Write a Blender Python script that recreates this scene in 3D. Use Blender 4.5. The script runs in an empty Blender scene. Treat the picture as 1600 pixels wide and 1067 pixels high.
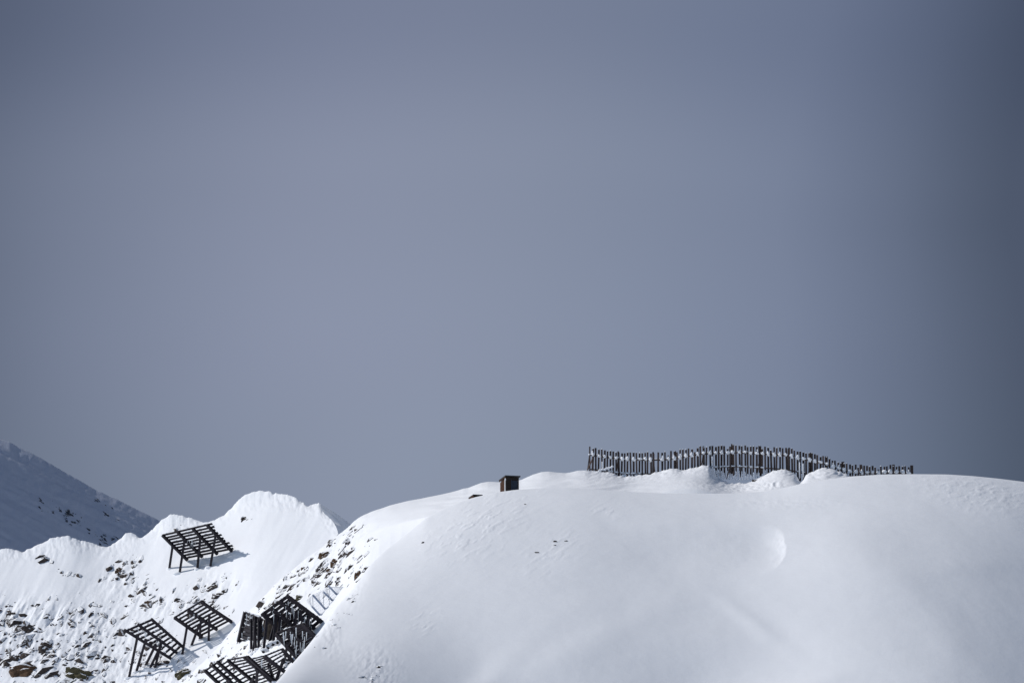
import bpy, bmesh, math, random
import numpy as np
from mathutils import Vector, Matrix
from mathutils.bvhtree import BVHTree

R = math.radians
random.seed(7)
rng = np.random.default_rng(7)
S = bpy.context.scene
COL = S.collection

# ------------------------------------------------------------------ camera
PITCH = R(7.5)
LENS = 200.0
K = 36.0 / LENS / 1600.0                      # tangent per photo pixel
CAMZ = 1.7
cam_d = bpy.data.cameras.new('camera')
cam = bpy.data.objects.new('camera', cam_d)
COL.objects.link(cam)
cam.location = (0, 0, CAMZ)
cam.rotation_euler = (R(90) + PITCH, 0, 0)
cam_d.lens = LENS
cam_d.sensor_width = 36
cam_d.clip_start = 1.0
cam_d.clip_end = 30000
S.camera = cam

# ------------------------------------------------------------------ light
SUN_EL, SUN_AZ = R(39), R(6)                 # azimuth: degrees beyond due left, away from the camera
sun_dir = Vector((-math.cos(SUN_EL) * math.cos(SUN_AZ), math.cos(SUN_EL) * math.sin(SUN_AZ), math.sin(SUN_EL)))
sl = bpy.data.lights.new('sun', 'SUN')
sl.energy = 3.08
sl.angle = R(0.5)
sl.color = (1.0, 0.955, 0.90)
sun = bpy.data.objects.new('sun', sl)
sun.rotation_euler = sun_dir.to_track_quat('Z', 'Y').to_euler()
sun.location = (-200, 200, 400)
COL.objects.link(sun)

S.view_settings.view_transform = 'Standard'
S.view_settings.look = 'None'
S.view_settings.exposure = 0.0
S.view_settings.gamma = 1.0


def lin(c):
    return tuple((x / 255 / 12.92) if x / 255 <= 0.04045 else ((x / 255 + 0.055) / 1.055) ** 2.4 for x in c)


# world: storm cloud ahead and to the right, lens vignetting painted into its edges, clear sky to the left where the sun stands
W = bpy.data.worlds.new('World')
S.world = W
W.use_nodes = True
nt = W.node_tree
nt.nodes.clear()
N, L = nt.nodes.new, nt.links.new
SKYS = 0.095


def wmath(op, a, b=None, c=None, clamp=False):
    n = N('ShaderNodeMath'); n.operation = op; n.use_clamp = clamp
    for i, v in enumerate((a, b, c)):
        if v is None:
            continue
        if isinstance(v, (int, float)):
            n.inputs[i].default_value = v
        else:
            L(v, n.inputs[i])
    return n.outputs[0]


def ramp(fac, stops, interp='B_SPLINE'):
    n = N('ShaderNodeValToRGB')
    cr = n.color_ramp
    cr.interpolation = interp
    while len(cr.elements) < len(stops):
        cr.elements.new(0.5)
    for e, (p, c) in zip(cr.elements, stops):
        e.position = p
        e.color = (*c, 1)
    L(fac, n.inputs[0])
    return n.outputs[0]


tc = N('ShaderNodeTexCoord')
sep = N('ShaderNodeSeparateXYZ'); L(tc.outputs['Generated'], sep.inputs[0])
sky = N('ShaderNodeTexSky'); sky.sky_type = 'NISHITA'; sky.sun_disc = False
sky.sun_elevation = SUN_EL
sky.sun_rotation = math.atan2(sun_dir.x, sun_dir.y)
sky.altitude = 2200; sky.air_density = 1.0; sky.dust_density = 0.6; sky.ozone_density = 1.0
# horizontal: x of the direction, -0.12 .. 0.14
fx = N('ShaderNodeMapRange'); fx.inputs['From Min'].default_value = -0.12; fx.inputs['From Max'].default_value = 0.14
nz = N('ShaderNodeTexNoise'); nz.inputs['Scale'].default_value = 9; nz.inputs['Detail'].default_value = 2.5
nz.inputs['Roughness'].default_value = 0.45
L(tc.outputs['Generated'], nz.inputs['Vector'])
wob = wmath('MULTIPLY_ADD', nz.outputs['Fac'], 0.022, -0.011)
hi = wmath('MAXIMUM', wmath('SUBTRACT', sep.outputs['Z'], 0.15), 0.0)
L(wmath('SUBTRACT', wmath('ADD', sep.outputs['X'], wob), wmath('MULTIPLY', hi, 0.22)), fx.inputs['Value'])


def pxs(px):
    return ((px - 800) * K * 0.99 + 0.12) / 0.26


colx = ramp(fx.outputs[0], [
    (0.0, lin((80, 88, 107))), (pxs(0), lin((104, 114, 135))), (pxs(260), lin((130, 139, 161))),
    (pxs(540), lin((141, 149, 171))), (pxs(880), lin((135, 145, 166))), (pxs(1250), lin((121, 132, 156))),
    (pxs(1450), lin((99, 110, 132))), (pxs(1610), lin((76, 86, 105))), (1.0, lin((68, 78, 100)))], 'B_SPLINE')
# vertical: z of the direction
fz = N('ShaderNodeMapRange'); fz.inputs['From Min'].default_value = 0.05; fz.inputs['From Max'].default_value = 0.24
L(wmath('ADD', sep.outputs['Z'], wob), fz.inputs['Value'])


def pys(py):
    return (math.sin(PITCH + math.atan((533.5 - py) * K)) - 0.05) / 0.19


colz = ramp(fz.outputs[0], [(0.0, (0.9, 0.93, 0.94)), (pys(760), (1.0, 1.02, 1.0)), (pys(520), (1, 1, 1)), (pys(260), (0.94, 0.94, 0.945)),
                            (pys(0), (0.73, 0.75, 0.80)), (1.0, (0.62, 0.66, 0.70))], 'EASE')
mul = N('ShaderNodeMix'); mul.data_type = 'RGBA'; mul.blend_type = 'MULTIPLY'; mul.inputs[0].default_value = 1
L(colx, mul.inputs[6]); L(colz, mul.inputs[7])
tex = wmath('MULTIPLY_ADD', nz.outputs['Fac'], 0.24, 0.88)
bri = N('ShaderNodeVectorMath'); bri.operation = 'SCALE'
L(mul.outputs[2], bri.inputs[0]); L(wmath('DIVIDE', tex, SKYS), bri.inputs['Scale'])
mask = N('ShaderNodeMapRange'); mask.interpolation_type = 'SMOOTHSTEP'
mask.inputs['From Min'].default_value = -0.85; mask.inputs['From Max'].default_value = -0.3
L(sep.outputs['X'], mask.inputs['Value'])
mx = N('ShaderNodeMix'); mx.data_type = 'RGBA'
mask2 = N('ShaderNodeMapRange'); mask2.interpolation_type = 'SMOOTHSTEP'
mask2.inputs['From Min'].default_value = -0.7; mask2.inputs['From Max'].default_value = 0.2
L(sep.outputs['Y'], mask2.inputs['Value'])
L(wmath('MULTIPLY', mask.outputs[0], mask2.outputs[0]), mx.inputs[0]); L(sky.outputs[0], mx.inputs[6]); L(bri.outputs[0], mx.inputs[7])
bg = N('ShaderNodeBackground'); bg.inputs['Strength'].default_value = SKYS
L(mx.outputs[2], bg.inputs['Color'])
wo = N('ShaderNodeOutputWorld'); L(bg.outputs[0], wo.inputs[0])

# ------------------------------------------------------------------ helpers
CP, SP = math.cos(PITCH), math.sin(PITCH)


def at(px, py, Y):
    """point at world depth Y seen at photo pixel px, py"""
    xc, yc = (px - 800) * K, (533.5 - py) * K
    dx, dy, dz = xc, CP - yc * SP, SP + yc * CP
    f = Y / dy
    return Vector((dx * f, Y, CAMZ + dz * f))


def tag(o, label=None, cat=None, group=None, kind=None):
    for k, v in (('label', label), ('category', cat), ('group', group), ('kind', kind)):
        if v:
            o[k] = v
    return o


def empty(name, loc, label, cat, group=None):
    o = bpy.data.objects.new(name, None)
    o.empty_display_size = 0.5
    o.location = loc
    COL.objects.link(o)
    return tag(o, label, cat, group)


class MB:
    def __init__(self):
        self.v, self.f = [], []

    def add(self, vs, fs):
        b = len(self.v)
        self.v += [tuple(p) for p in vs]
        self.f += [tuple(i + b for i in f) for f in fs]
        return self

    def bar(self, p0, p1, w, h, up=(0, 0, 1), taper=1.0):
        p0, p1 = Vector(p0), Vector(p1)
        d = (p1 - p0).normalized()
        u = Vector(up)
        u = u - d * u.dot(d)
        if u.length < 1e-4:
            u = Vector((1, 0, 0)) - d * d.x
        u.normalize()
        s = d.cross(u)
        vs = []
        for p, k in ((p0, 1.0), (p1, taper)):
            for a, b in ((-1, -1), (1, -1), (1, 1), (-1, 1)):
                vs.append(p + s * (a * w / 2 * k) + u * (b * h / 2 * k))
        return self.add(vs, [(0, 3, 2, 1), (4, 5, 6, 7), (0, 1, 5, 4), (1, 2, 6, 5), (2, 3, 7, 6), (3, 0, 4, 7)])

    def ibeam(self, p0, p1, w, h, up):
        """steel girder: two flanges and a web"""
        p0, p1 = Vector(p0), Vector(p1)
        d = (p1 - p0).normalized()
        u = Vector(up); u = (u - d * u.dot(d)).normalized()
        t = 0.16 * h
        self.bar(p0 + u * (h / 2 - t / 2), p1 + u * (h / 2 - t / 2), w, t, u)
        self.bar(p0 - u * (h / 2 - t / 2), p1 - u * (h / 2 - t / 2), w, t, u)
        return self.bar(p0, p1, w * 0.3, h - 2 * t + 0.004, u)

    def tube(self, p0, p1, r0, r1, n=6):
        p0, p1 = Vector(p0), Vector(p1)
        d = (p1 - p0).normalized()
        a = d.orthogonal().normalized(); b = d.cross(a)
        vs = [p + (a * math.cos(2 * math.pi * i / n) + b * math.sin(2 * math.pi * i / n)) * r for p, r in ((p0, r0), (p1, r1)) for i in range(n)]
        fs = [(i, (i + 1) % n, n + (i + 1) % n, n + i) for i in range(n)] + [tuple(range(n))[::-1], tuple(range(n, 2 * n))]
        return self.add(vs, fs)

    def blob(self, c, sx, sy, sz, jit=0.25, lvl=2, axes=None):
        V, F = ICO[lvl]
        rr = 1 + jit * (rng.random(len(V)) - 0.5) * 2
        P = V * rr[:, None] * np.array((sx, sy, sz))
        if axes is not None:
            P = P @ np.array(axes)
        return self.add(P + np.array(c), F)

    def build(self, name, mat, parent=None, smooth=False):
        me = bpy.data.meshes.new(name)
        o0 = np.array(parent.location) if parent is not None else None
        vs = np.array(self.v, dtype=float)
        if o0 is not None:
            vs = vs - np.array(PLOC[parent.name])
        me.from_pydata([tuple(p) for p in vs], [], self.f)
        me.materials.append(mat)
        if smooth:
            me.polygons.foreach_set('use_smooth', [True] * len(me.polygons))
        me.update()
        o = bpy.data.objects.new(name, me)
        COL.objects.link(o)
        if parent is not None:
            o.parent = parent
            PLOC[o.name] = PLOC[parent.name]
        return o

    def build_top(self, name, mat, loc, smooth=False):
        """a top-level thing that is one mesh, its origin at loc"""
        loc = Vector(loc)
        self.v = [tuple(Vector(p) - loc) for p in self.v]
        o = self.build(name, mat, None, smooth)
        o.location = loc
        PLOC[o.name] = tuple(loc)
        return o


PLOC = {}                                     # world origin of every parent


def root(name, loc, label, cat, group=None):
    o = empty(name, loc, label, cat, group)
    PLOC[o.name] = tuple(loc)
    return o


def _ico(lvl):
    bm = bmesh.new()
    bmesh.ops.create_icosphere(bm, subdivisions=lvl, radius=1)
    V = np.array([v.co[:] for v in bm.verts]); F = [tuple(v.index for v in f.verts) for f in bm.faces]
    bm.free()
    return V, F


ICO = {1: _ico(1), 2: _ico(2), 3: _ico(3)}

_perm = np.random.default_rng(3).permutation(256)
_perm = np.concatenate([_perm, _perm])


def perlin(x, y, seed=0):
    x = np.asarray(x, float) + seed * 17.31; y = np.asarray(y, float) + seed * 9.77
    xi, yi = np.floor(x).astype(int), np.floor(y).astype(int)
    xf, yf = x - xi, y - yi
    u, v = xf * xf * xf * (xf * (xf * 6 - 15) + 10), yf * yf * yf * (yf * (yf * 6 - 15) + 10)

    def g(ix, iy, dx, dy):
        h = _perm[(_perm[ix & 255] + iy) & 255] * (2 * math.pi / 256)
        return np.cos(h) * dx + np.sin(h) * dy
    n00, n10 = g(xi, yi, xf, yf), g(xi + 1, yi, xf - 1, yf)
    n01, n11 = g(xi, yi + 1, xf, yf - 1), g(xi + 1, yi + 1, xf - 1, yf - 1)
    return ((n00 * (1 - u) + n10 * u) * (1 - v) + (n01 * (1 - u) + n11 * u) * v) * 1.5


def fbm(x, y, oct=4, seed=0, gain=0.5):
    s, a = 0, 1.0
    for i in range(oct):
        s = s + a * perlin(x * 2 ** i, y * 2 ** i, seed + i)
        a *= gain
    return s


def sstep(a, b, x):
    t = np.clip((x - a) / (b - a), 0, 1)
    return t * t * (3 - 2 * t)


def curve(pts):
    xs = [p[0] for p in pts]; ys = [p[1] for p in pts]

    def f(x):
        return np.interp(x, xs, ys)
    return f


def smooth_curve(pts, w):
    f = curve(pts)
    offs = np.linspace(-1, 1, 9); ker = (1 - offs ** 2) + 0.05; ker /= ker.sum()

    def g(x):
        return sum(k * f(np.asarray(x, float) + o * w) for k, o in zip(ker, offs))
    return g


# ------------------------------------------------------------------ materials
def new_mat(name):
    m = bpy.data.materials.new(name)
    m.use_nodes = True
    t = m.node_tree
    return m, t, t.nodes['Principled BSDF']


def noise_node(t, scale, detail=4, rough=0.55, vec=None):
    n = t.nodes.new('ShaderNodeTexNoise')
    n.inputs['Scale'].default_value = scale; n.inputs['Detail'].default_value = detail; n.inputs['Roughness'].default_value = rough
    if vec is None:
        g = t.nodes.new('ShaderNodeNewGeometry')
        vec = g.outputs['Position']
    t.links.new(vec, n.inputs['Vector'])
    return n


def cramp(t, fac, stops):
    r = t.nodes.new('ShaderNodeValToRGB')
    while len(r.color_ramp.elements) < len(stops):
        r.color_ramp.elements.new(0.5)
    for e, (p, c) in zip(r.color_ramp.elements, stops):
        e.position = p; e.color = (*c, 1)
    t.links.new(fac, r.inputs[0])
    return r.outputs[0]


def bump(t, h, dist, strength, bsdf, prev=None):
    b = t.nodes.new('ShaderNodeBump')
    b.inputs['Distance'].default_value = dist; b.inputs['Strength'].default_value = strength
    t.links.new(h, b.inputs['Height'])
    if prev is not None:
        t.links.new(prev, b.inputs['Normal'])
    t.links.new(b.outputs[0], bsdf.inputs['Normal'])
    return b.outputs[0]


def snow_mat(name, col, b1=0.02, b2=0.05):
    m, t, p = new_mat(name)
    n = noise_node(t, 0.35, 3)
    c = cramp(t, n.outputs['Fac'], [(0.3, tuple(x * 0.985 for x in col)), (0.7, col)])
    t.links.new(c, p.inputs['Base Color'])
    p.inputs['Roughness'].default_value = 0.75
    p.inputs['Specular IOR Level'].default_value = 0.15
    bump(t, noise_node(t, 1.6, 5, 0.6).outputs['Fac'], b1, 1.0, p)
    return m


SNOW = snow_mat('snow', (0.85, 0.872, 0.91), 0.02)
SNOW_FAR = snow_mat('shaded_far_snow', (0.53, 0.57, 0.68), 0.2)  # darker, bluer snow: the far mountain's shade is put into the colour


def rock_mat(name, dark, light, snow_lo=0.60, snow_hi=0.72):
    """stone with snow lying on whatever faces up"""
    m, t, p = new_mat(name)
    n = noise_node(t, 2.5, 6, 0.65)
    c = cramp(t, n.outputs['Fac'], [(0.3, dark), (0.72, light)])
    g = t.nodes.new('ShaderNodeNewGeometry')
    s = t.nodes.new('ShaderNodeSeparateXYZ'); t.links.new(g.outputs['Normal'], s.inputs[0])
    n2 = noise_node(t, 1.6, 5, 0.7)
    ad = t.nodes.new('ShaderNodeMath'); ad.operation = 'MULTIPLY_ADD'
    t.links.new(n2.outputs['Fac'], ad.inputs[0]); ad.inputs[1].default_value = 0.9; t.links.new(s.outputs['Z'], ad.inputs[2])
    mr = t.nodes.new('ShaderNodeMapRange')
    mr.inputs['From Min'].default_value = snow_lo + 0.45; mr.inputs['From Max'].default_value = snow_hi + 0.45
    t.links.new(ad.outputs[0], mr.inputs['Value'])
    mi = t.nodes.new('ShaderNodeMix'); mi.data_type = 'RGBA'
    t.links.new(mr.outputs[0], mi.inputs[0]); t.links.new(c, mi.inputs[6]); mi.inputs[7].default_value = (0.87, 0.885, 0.91, 1)
    t.links.new(mi.outputs[2], p.inputs['Base Color'])
    p.inputs['Roughness'].default_value = 0.9
    p.inputs['Specular IOR Level'].default_value = 0.2
    bump(t, n.outputs['Fac'], 0.15, 0.6, p)
    return m


ROCK = rock_mat('dark_rock', (0.022, 0.018, 0.020), (0.085, 0.068, 0.058), 0.45, 0.6)
ROCK_BROWN = rock_mat('brown_rock', (0.045, 0.026, 0.016), (0.13, 0.080, 0.048), 0.62, 0.75)
ROCK_OLIVE = rock_mat('olive_rock', (0.035, 0.032, 0.018), (0.09, 0.08, 0.045), 0.6, 0.75)
CLIFF = rock_mat('bare_rock_face', (0.012, 0.010, 0.009), (0.045, 0.036, 0.028), 0.95, 1.1)
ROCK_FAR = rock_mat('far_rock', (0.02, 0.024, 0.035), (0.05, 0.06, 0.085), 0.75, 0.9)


def wood_mat(name, dark, light, zscale=0.35, scale=5.0):
    m, t, p = new_mat(name)
    oi = t.nodes.new('ShaderNodeObjectInfo')
    g = t.nodes.new('ShaderNodeNewGeometry')
    mp = t.nodes.new('ShaderNodeMapping'); mp.inputs['Scale'].default_value = (1, 1, zscale)
    t.links.new(g.outputs['Position'], mp.inputs['Vector'])
    n = noise_node(t, scale, 5, 0.6, mp.outputs[0])
    mi = t.nodes.new('ShaderNodeMath'); mi.operation = 'MULTIPLY_ADD'
    t.links.new(oi.outputs['Random'], mi.inputs[0]); mi.inputs[1].default_value = 0.5
    t.links.new(n.outputs['Fac'], mi.inputs[2])
    c = cramp(t, mi.outputs[0], [(0.35, dark), (1.05, light)])
    t.links.new(c, p.inputs['Base Color'])
    p.inputs['Roughness'].default_value = 0.85
    p.inputs['Specular IOR Level'].default_value = 0.2
    bump(t, n.outputs['Fac'], 0.03, 0.6, p)
    return m


WOOD = wood_mat('weathered_wood', (0.022, 0.017, 0.018), (0.115, 0.085, 0.075))
HUT_WOOD = wood_mat('brown_boards', (0.016, 0.007, 0.004), (0.085, 0.036, 0.018), 3.0, 3.0)
HUT_FRONT = wood_mat('shaded_boards', (0.010, 0.009, 0.009), (0.035, 0.026, 0.022), 3.0, 3.0)  # darker copy of the hut boards, the front's shade put into the colour
HUT_DOOR = wood_mat('blue_grey_boards', (0.012, 0.018, 0.03), (0.045, 0.06, 0.085), 0.4, 4.0)
PALE = wood_mat('pale_board', (0.30, 0.32, 0.34), (0.55, 0.56, 0.58), 0.4, 4.0)


def flat_mat(name, col, rough=0.6, metal=0.0, var=0.25, scale=3.0):
    m, t, p = new_mat(name)
    n = noise_node(t, scale, 4)
    c = cramp(t, n.outputs['Fac'], [(0.3, tuple(x * (1 - var) for x in col)), (0.75, tuple(x * (1 + var) for x in col))])
    t.links.new(c, p.inputs['Base Color'])
    p.inputs['Roughness'].default_value = rough
    p.inputs['Metallic'].default_value = metal
    return m


STEEL = flat_mat('dark_steel', (0.011, 0.008, 0.014), 0.85)
BLUE_STEEL = flat_mat('galvanised_steel', (0.24, 0.29, 0.40), 0.55)
NET = flat_mat('wire_net', (0.55, 0.58, 0.63), 0.6)
TAR = flat_mat('roofing_felt', (0.03, 0.034, 0.036), 0.7)
ICE = flat_mat('icicle_ice', (0.72, 0.76, 0.80), 0.25, 0, 0.05)


# ------------------------------------------------------------------ terrain
def terrain(name, px, pc, Yc, D, H, q, tf, tb, disp, mat, Hb=120.0, zmin=-3.0, drop=None, fade=None):
    px = np.asarray(px, float)
    PX = px[:, None]; T = np.concatenate([tb, tf])[None, :]
    pcv = np.asarray(pc(px))[:, None]; Yv = (np.asarray(Yc(px)) * np.ones_like(px))[:, None]
    Dv = (np.asarray(D(px)) * np.ones_like(px))[:, None]; Hv = (np.asarray(H(px)) * np.ones_like(px))[:, None]
    Tp, Tn = np.maximum(T, 0), np.minimum(T, 0)
    if fade is not None:                      # small bumps of the crest die out down the slope
        soft, tau = fade[:2]
        pc_soft = fade[2] if len(fade) > 2 else pc
        gx = np.arange(px.min() - 3 * soft, px.max() + 3 * soft, 2.0)
        kx = np.arange(-2 * soft, 2 * soft + 1, 2.0); kw = np.exp(-0.5 * (kx / (soft * 0.5)) ** 2); kw /= kw.sum()
        gp = np.asarray(pc_soft(gx)); gp = np.pad(gp, len(kx) // 2, mode='reflect', reflect_type='odd')
        sv = np.interp(px, gx, np.convolve(gp, kw, mode='same')[len(kx) // 2:len(kx) // 2 + len(gx)])[:, None]
        if len(fade) > 3:
            sv = sv + fade[3](px)[:, None]
        pcv = sv + (pcv - sv) * np.exp(-(Tp / tau) ** 1.3)
    PY = pcv + Hv * Tp ** q + Hb * Tn ** 2
    if drop is not None:                      # steepens below the line of sight
        PY = PY + drop(PX) * np.maximum(Tp - 0.15, 0)
    Y = np.maximum(Yv - Dv * T, 240 + 0.1 * Yv)
    xc, yc = (PX - 800) * K, (533.5 - PY) * K
    f = Y / (CP - yc * SP)
    X = xc * f
    Z = CAMZ + (SP + yc * CP) * f
    Z = Z + disp(X, Y, PX + 0 * PY, PY, T + 0 * PY)
    Z = np.maximum(Z, zmin)
    n, m = X.shape
    co = np.stack([X, Y, Z], -1).reshape(-1, 3)
    idx = np.arange(n * m).reshape(n, m)
    quads = np.stack([idx[:-1, :-1], idx[1:, :-1], idx[1:, 1:], idx[:-1, 1:]], -1).reshape(-1, 4)
    quads = quads[:, ::-1]                    # faces up
    # T grows towards the camera: orient so that normals point up
    a, b, c = co[quads[0, 0]], co[quads[0, 1]], co[quads[0, 2]]
    if np.cross(b - a, c - b)[2] < 0:
        quads = quads[:, ::-1]
    me = bpy.data.meshes.new(name)
    me.vertices.add(n * m); me.vertices.foreach_set('co', co.astype(np.float32).ravel())
    nq = len(quads)
    me.loops.add(nq * 4); me.loops.foreach_set('vertex_index', quads.astype(np.int32).ravel())
    me.polygons.add(nq)
    me.polygons.foreach_set('loop_start', np.arange(0, nq * 4, 4, dtype=np.int32))
    me.polygons.foreach_set('loop_total', np.full(nq, 4, dtype=np.int32))
    me.polygons.foreach_set('use_smooth', np.ones(nq, dtype=bool))
    me.update(calc_edges=True)
    me.materials.append(mat)
    o = bpy.data.objects.new(name, me)
    COL.objects.link(o)
    o['kind'] = 'structure'
    return o


def spread(lo, a, b, hi, fine, coarse):
    return np.concatenate([np.arange(lo, a, coarse), np.arange(a, b, fine), np.arange(b, hi + coarse, coarse)])


def gauss(px, py, cx, cy, sx, sy, ang=0.0):
    c, s = math.cos(R(ang)), math.sin(R(ang))
    dx, dy = px - cx, py - cy
    u, v = dx * c + dy * s, -dx * s + dy * c
    return np.exp(-0.5 * ((u / sx) ** 2 + (v / sy) ** 2))


# valley floor out to the horizon
fl = MB().add([(-6000, -3000, -1.0), (6000, -3000, -1.0), (6000, 9000, -1.0), (-6000, 9000, -1.0)], [(0, 1, 2, 3)]).build('valley_floor', SNOW)
fl['kind'] = 'structure'

# --- near snow dome
dome_crest = smooth_curve([(-700, 1900), (0, 1520), (300, 1240), (380, 1135), (430, 1067), (478, 1012), (505, 978), (522, 952), (545, 926), (562, 903), (578, 882),
                           (600, 861), (620, 846), (645, 826), (665, 809), (690, 796), (715, 785), (740, 777), (775, 769), (810, 764.5), (850, 762.5), (890, 762),
                           (920, 763.5), (960, 766.5), (1000, 769), (1040, 770.5), (1100, 771), (1150, 770.5), (1190, 768), (1220, 763), (1255, 755), (1290, 749),
                           (1330, 744), (1380, 741), (1430, 740.5), (1480, 741), (1520, 743.5), (1560, 747.5), (1600, 752.5), (1700, 768), (1900, 815), (2500, 1000)], 9)


def dome_Y(px):
    return 742 + 2.8e-5 * np.maximum(px - 930, 0) ** 2 - 8.2e-7 * np.minimum(np.maximum(900 - px, 0), 500) ** 3


def edge_x(py):
    return np.interp(py, [800, 815, 821, 827, 836, 850, 862, 872, 880, 890, 905], [1196, 1208, 1219, 1223.5, 1225, 1229, 1226, 1219, 1208, 1188, 1150])


def dome_disp(X, Y, PX, PY, T):
    vis = sstep(0.0, 0.06, T)
    z = 0.5 * fbm(X / 26 + 8.1, Y / 34, 2, 12, 0.45) * sstep(0.02, 0.25, T)
    z += (0.03 * fbm(X / 6, Y / 9, 3, 21) + 0.010 * fbm(X / 2.4 + Y / 9, Y / 1.5, 3, 23)) * vis
    # scooped hollow with its lit wall facing the sun
    d = edge_x(PY) - PX
    wv = sstep(812, 838, PY) * (1 - sstep(846, 892, PY))
    dp = np.maximum(d + 3.0 * perlin(PX / 13, PY / 11, 405) + 1.0 * perlin(PX / 5, PY / 4, 407), 0)
    prof = (1 - np.exp(-(dp / 22) ** 1.1)) * np.exp(-dp / 90)
    z -= 0.85 * prof * wv
    # the slope breaks steeper below a line that rises to the right
    brk = (PY - (975 - (PX - 500) * 0.17)) / 55
    z -= 0.95 * np.log1p(np.exp(np.clip(brk, -30, 30))) * sstep(0, 0.05, T) * sstep(560, 760, PX) * (1 - 0.75 * sstep(1200, 1500, PX))
    z += 0.26 * gauss(PX, PY, 860, 1012, 150, 17, -24) + 0.30 * gauss(PX, PY, 1235, 1040, 60, 10, -8) + 0.2 * gauss(PX, PY, 1330, 985, 120, 24, 22)
    z += 0.15 * gauss(PX, PY, 1500, 1010, 80, 18, 38) - 0.4 * gauss(PX, PY, 1080, 1040, 90, 26, -14)
    # soft drift ridges
    z += 0.16 * gauss(PX, PY, 1172, 948, 46, 8, 32) + 0.12 * gauss(PX, PY, 1050, 975, 120, 20, -8)
    z += 0.16 * gauss(PX, PY, 1440, 930, 70, 18, 30) + 0.10 * gauss(PX, PY, 1510, 880, 90, 14, -6)
    z += 0.16 * gauss(PX, PY, 770, 1030, 60, 12, -35) + 0.10 * gauss(PX, PY, 905, 945, 130, 18, -20)
    z -= 0.9 * gauss(PX, PY, 930, 1075, 130, 50, -10)
    # wind lips running up to the right on the upper left of the dome
    c, s = math.cos(R(-27)), math.sin(R(-27))
    u, v = PX * c + PY * s, -PX * s + PY * c
    m = gauss(PX, PY, 745, 825, 62, 26, -27) + 0.7 * gauss(PX, PY, 950, 795, 22, 9) + 0.6 * gauss(PX, PY, 860, 860, 40, 18, -25) + 0.8 * gauss(PX, PY, 665, 960, 18, 12, -50)
    n = fbm(u / 26, v / 6.5, 3, 31)
    z += 0.06 * m * sstep(0.2, 0.45, n) + 0.012 * m * fbm(u / 9, v / 3.5, 2, 33)
    # rippled sastrugi on the crest at the far right and low left
    m2 = gauss(PX, PY, 1530, 768, 62, 20, 10) * sstep(0, 0.04, T)
    n2 = fbm(PX / 17 + PY / 22, PY / 5.2 - PX / 70, 3, 41)
    z += 0.05 * m2 * sstep(0.0, 0.35, n2)
    m3 = gauss(PX, PY, 588, 1040, 26, 24) + gauss(PX, PY, 548, 915, 14, 22) + gauss(PX, PY, 515, 985, 12, 25)
    z += 0.055 * m3 * fbm(PX / 7, PY / 8, 3, 51)
    z += 0.035 * gauss(PX, PY, 1225, 783, 60, 6) * fbm(PX / 11, PY / 3, 2, 55)
    return z


near_dome = terrain('snow_hill', spread(-700, 380, 1660, 2500, 1.5, 30), dome_crest, dome_Y, lambda p: 80 + 0 * p, lambda p: 330 + 0 * p, 1.34,
                    np.concatenate([np.linspace(0, 1.2, 330), np.linspace(1.25, 6, 30)]), -np.linspace(1.6, 0.03, 22), dome_disp, SNOW, fade=(90, 0.10))

# --- hill behind with the fence on its crest, falling to the rocky spur at left
back_crest = smooth_curve([(-200, 1500), (200, 1135), (300, 1050), (340, 1012), (362, 985), (380, 965), (400, 944), (430, 912), (460, 886), (485, 868), (510, 849), (530, 833), (543, 823),
                           (552, 815), (565, 806), (585, 797), (610, 789), (640, 782), (680, 774), (703, 769.5), (715, 766), (724, 763), (732, 762), (742, 758), (752, 754), (762, 752.3),
                           (778, 753), (795, 753), (815, 749), (832, 741.5), (846, 737.5), (858, 736.3), (872, 738.5), (884, 739), (900, 735.8), (914, 734), (925, 736), (940, 737.5), (957, 738.5),
                           (966, 743), (976, 745), (996, 742.5), (1015, 741), (1032, 737), (1048, 732), (1056, 731.5), (1066, 734.5), (1080, 731), (1095, 728), (1107, 726), (1113, 733),
                           (1122, 743), (1140, 748), (1165, 748), (1182, 745), (1196, 740), (1210, 735), (1222, 732.5), (1232, 735), (1243, 741), (1250, 746), (1255, 747), (1262, 740), (1275, 734),
                           (1290, 731), (1302, 733), (1312, 737), (1322, 740), (1332, 748), (1350, 757), (1400, 765), (1500, 775), (1700, 800), (2300, 930)], 2.2)


def rocky(PX, PY):
    """where the spur is broken ground"""
    return np.clip(gauss(PX, PY, 505, 880, 60, 22, -45) + gauss(PX, PY, 430, 940, 60, 26, -42) + gauss(PX, PY, 350, 1040, 50, 30, -40) + 0.6 * gauss(PX, PY, 545, 860, 20, 35, 20), 0, 1)


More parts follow.
